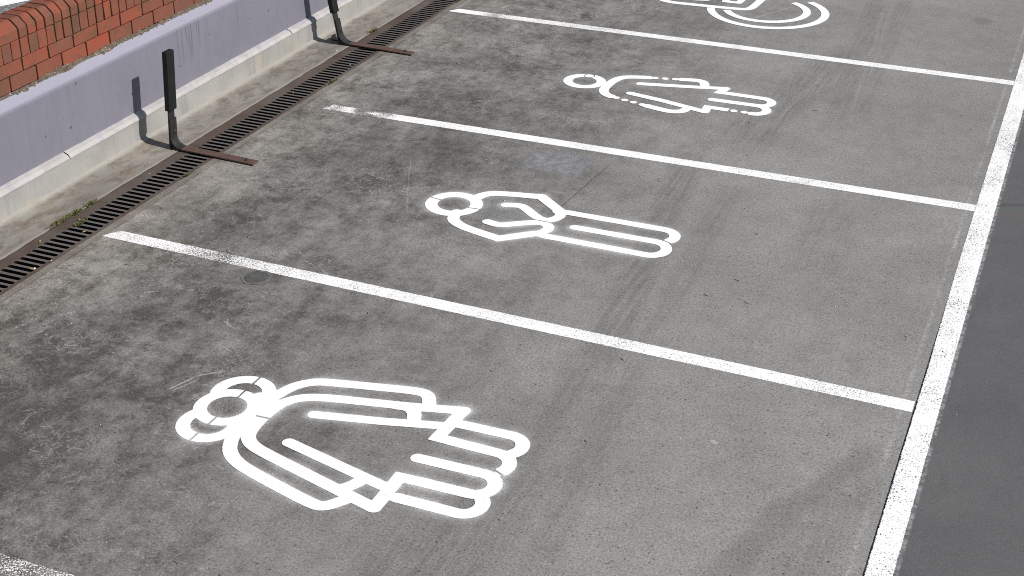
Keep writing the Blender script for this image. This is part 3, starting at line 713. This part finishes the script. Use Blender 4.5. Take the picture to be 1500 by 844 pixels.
# ------------------------------------------------------------------ round lid
cv = empty('inspection_cover', (-3.606, -.021, 0), 'small round grey lid in the concrete touching a white bay line', 'cover')
def disc(name, r0, r1, z, mat, parent, n=48, rough=0.):
    g = MB(); rings = [0, r0] if r0 > 0 else [0]
    g.v = [(parent.location.x + r * (1 + rough * nz(math.cos(6.283 * i / n), math.sin(6.283 * i / n), 3, 3)) * math.cos(6.283 * i / n), parent.location.y + r * (1 + rough * nz(math.cos(6.283 * i / n), math.sin(6.283 * i / n), 5, 3)) * math.sin(6.283 * i / n), z) for r in (r0, r1) for i in range(n)]
    g.a = [0] * len(g.v); g.f = [(i, n + i, n + (i + 1) % n, (i + 1) % n) for i in range(n)]
    if r0 <= .001: pass
    return g.build(name, mat, parent)
g = MB(); n = 48
for r, z in ((.001, .0035), (.03, .0035), (.066, .0035), (.0675, .0008)):
    for i in range(n): a = 6.28318 * i / n; g.v.append((cv.location.x + r * math.cos(a), cv.location.y + r * math.sin(a), z)); g.a.append(0)
for k in range(3):
    for i in range(n): g.f.append((k * n + i, k * n + n + i, k * n + n + (i + 1) % n, k * n + (i + 1) % n))
g.f.append(tuple(range(n)))
g.build('lid', M_cover, cv)
disc('gap_ring', .067, .0695, .0009, M_iron, cv)
disc('concrete_collar', .0696, .088, .0025, simple('collar_concrete', (.17, .162, .15), (.105, .10, .092), .9, .2, 14, .5), cv, rough=.10)

# ------------------------------------------------------------------ weeds and grit
def weed(x, y, n, r, label, ly=.04, z=.0):
    g = MB()
    for _ in range(n):
        a = random.uniform(0, 6.283); px = x + random.gauss(0, r * .5); py = y + random.gauss(0, ly); h = random.uniform(.004, .02); w_ = random.uniform(.002, .006)
        d = Vector((math.cos(a), math.sin(a), 0)); e = Vector((-d.y, d.x, 0)) * w_; b = Vector((px, py, z + random.uniform(0, .004)))
        tip = b + d * random.uniform(.006, .02) + Vector((0, 0, h))
        mid = (b + tip) / 2 + Vector((0, 0, .002))
        g.quad([tuple(b), tuple(mid + e), tuple(tip), tuple(mid - e)])
    k = 14; nb = len(g.v)
    for i in range(k):
        yy = y - 1.9 * ly + 3.8 * ly * i / (k - 1)
        for q in (-1, 1): g.v.append((x + q * (.003 + .002 * abs(nz(x, yy, q, 60))) + .002 * nz(1, yy, 1, 50), yy, z + .0015)); g.a.append(0)
    for i in range(k - 1): g.f.append((nb + 2 * i, nb + 2 * i + 1, nb + 2 * i + 3, nb + 2 * i + 2))
    return tag(g.build('weed', M_weed), label, 'weed', 'small green weeds rooted along the drain edges')
weed(-5.045, .12, 150, .018, 'low green weed tuft on the wall side of the drain, nearest to the camera', .04)
weed(-5.04, .26, 170, .018, 'middle green weed tuft of three on the wall side of the drain', .035)
weed(-5.04, .42, 120, .02, 'small bright green weed just before the rusty plate, wall side of the drain', .022)
weed(-4.93, .17, 60, .022, 'thin yellowish weed sprouting through the drain slots', .035, -.003)
weed(-4.752, 1.02, 40, .008, 'thin weed sprig on the bay side of the drain, before the near wheel stop', .015)
weed(-5.04, 4.17, 130, .014, 'green weed tuft beside the drain beyond the far wheel stop', .03)
weed(-4.75, 2.95, 70, .006, 'mossy weed at the bay edge of the drain between the two wheel stops', .04)
weed(-4.752, 5.25, 90, .008, 'mossy weed at the far end of the drain by the top of the photo', .04)
M_leaf = simple('dry_leaf_brown', (.17, .11, .05), (.30, .22, .12), .8, .2, 60, .3)
for i, (x, y, lb) in enumerate(((-4.80, -.43, 'pale dry leaf scrap on the drain bars, lowest on the drain'), (-4.83, .08, 'small dry leaf lying across the drain slots below the weeds'), (-4.98, -.13, 'curled dry leaf on the wall side flange of the drain'), (-4.90, 2.62, 'tiny dry leaf on the drain between the two wheel stops'))):
    a0 = random.uniform(0, 3.1); g = MB(); L, Wd = (.022, .009) if i == 0 else (.016, .007)
    for k in range(9):
        t = k / 8; px = (t - .5) * 2 * L; wq = Wd * math.sin(math.pi * min(1, max(.03, t)))
        for q in (-1, 0, 1): g.v.append((x + px * math.cos(a0) - q * wq * math.sin(a0), y + px * math.sin(a0) + q * wq * math.cos(a0), .003 + .004 * abs(q) + .004 * t * t))
    for k in range(8):
        for q in range(2): b_ = k * 3 + q; g.f.append((b_, b_ + 3, b_ + 4, b_ + 1))
    tag(g.build('dry_leaf', M_leaf), lb, 'leaf', 'dry leaf scraps on the drain')
M_twig = simple('brown_twig', (.05, .035, .025), (.09, .06, .04), .8, .2, 60, .3)
g = MB()
for _ in range(60):
    x = random.uniform(-4.5, -.3); y = random.uniform(-2.4, 5.5); a = random.uniform(0, 6.283); L = random.uniform(.006, .022); bnd = random.uniform(-.4, .4); q = (x, y)
    for k in range(2):
        e = (q[0] + L * math.cos(a), q[1] + L * math.sin(a)); nx_, ny_ = -math.sin(a) * .0011, math.cos(a) * .0011
        g.quad([(q[0] - nx_, q[1] - ny_, .0012), (e[0] - nx_, e[1] - ny_, .0012), (e[0], e[1], .0035), (q[0], q[1], .0035)]); g.quad([(q[0], q[1], .0035), (e[0], e[1], .0035), (e[0] + nx_, e[1] + ny_, .0012), (q[0] + nx_, q[1] + ny_, .0012)])
        q = e; a += bnd
tag(g.build('twigs', M_twig), 'tiny brown twigs and plant bits scattered over the bays', 'twigs', kind='stuff')
bm = bmesh.new()
def peb(x, y, z, r):
    mt = Matrix.Translation((x, y, z + r * .5)) @ Matrix.Rotation(random.uniform(0, 6), 4, 'Z') @ Matrix.Diagonal((r * random.uniform(.8, 1.6), r * random.uniform(.7, 1.1), r * .6, 1))
    bmesh.ops.create_icosphere(bm, subdivisions=1, radius=1, matrix=mt)
for x, y, r in ((-4.625, -.334, .004), (-4.79, -.42, .009), (-4.822, 3.349, .006), (-5.075, 3.6, .007), (-4.72, 3.48, .006), (-4.99, .955, .003), (-4.583, 3.925, .005), (-2.75, 1.47, .005), (-2.74, 1.10, .003), (-.6, .9, .004), (-4.77, -.30, .006)):
    peb(x, y, .001, r)
for _ in range(170):
    x = random.uniform(-4.7, -.15); y = random.uniform(-2.6, 7); peb(x, y, 0, random.choice((.0015, .002, .002, .003)))
for _ in range(60): peb(random.uniform(.1, 2.2), random.uniform(-3, 7), 0, .002)
for _ in range(40): peb(-5.49 + random.gauss(0, .012), random.uniform(-.3, 3.5), .650, random.uniform(.002, .005))
for _ in range(45): peb(random.uniform(-5.34, -5.05), random.uniform(-1, 6), .001, random.choice((.002, .003)))
me = bpy.data.meshes.new('grit'); bm.to_mesh(me); bm.free(); me.materials.append(M_peb)
ob = bpy.data.objects.new('grit', me); C.objects.link(ob); tag(ob, 'pale grit and tiny stones scattered over the paving', 'grit', kind='stuff')
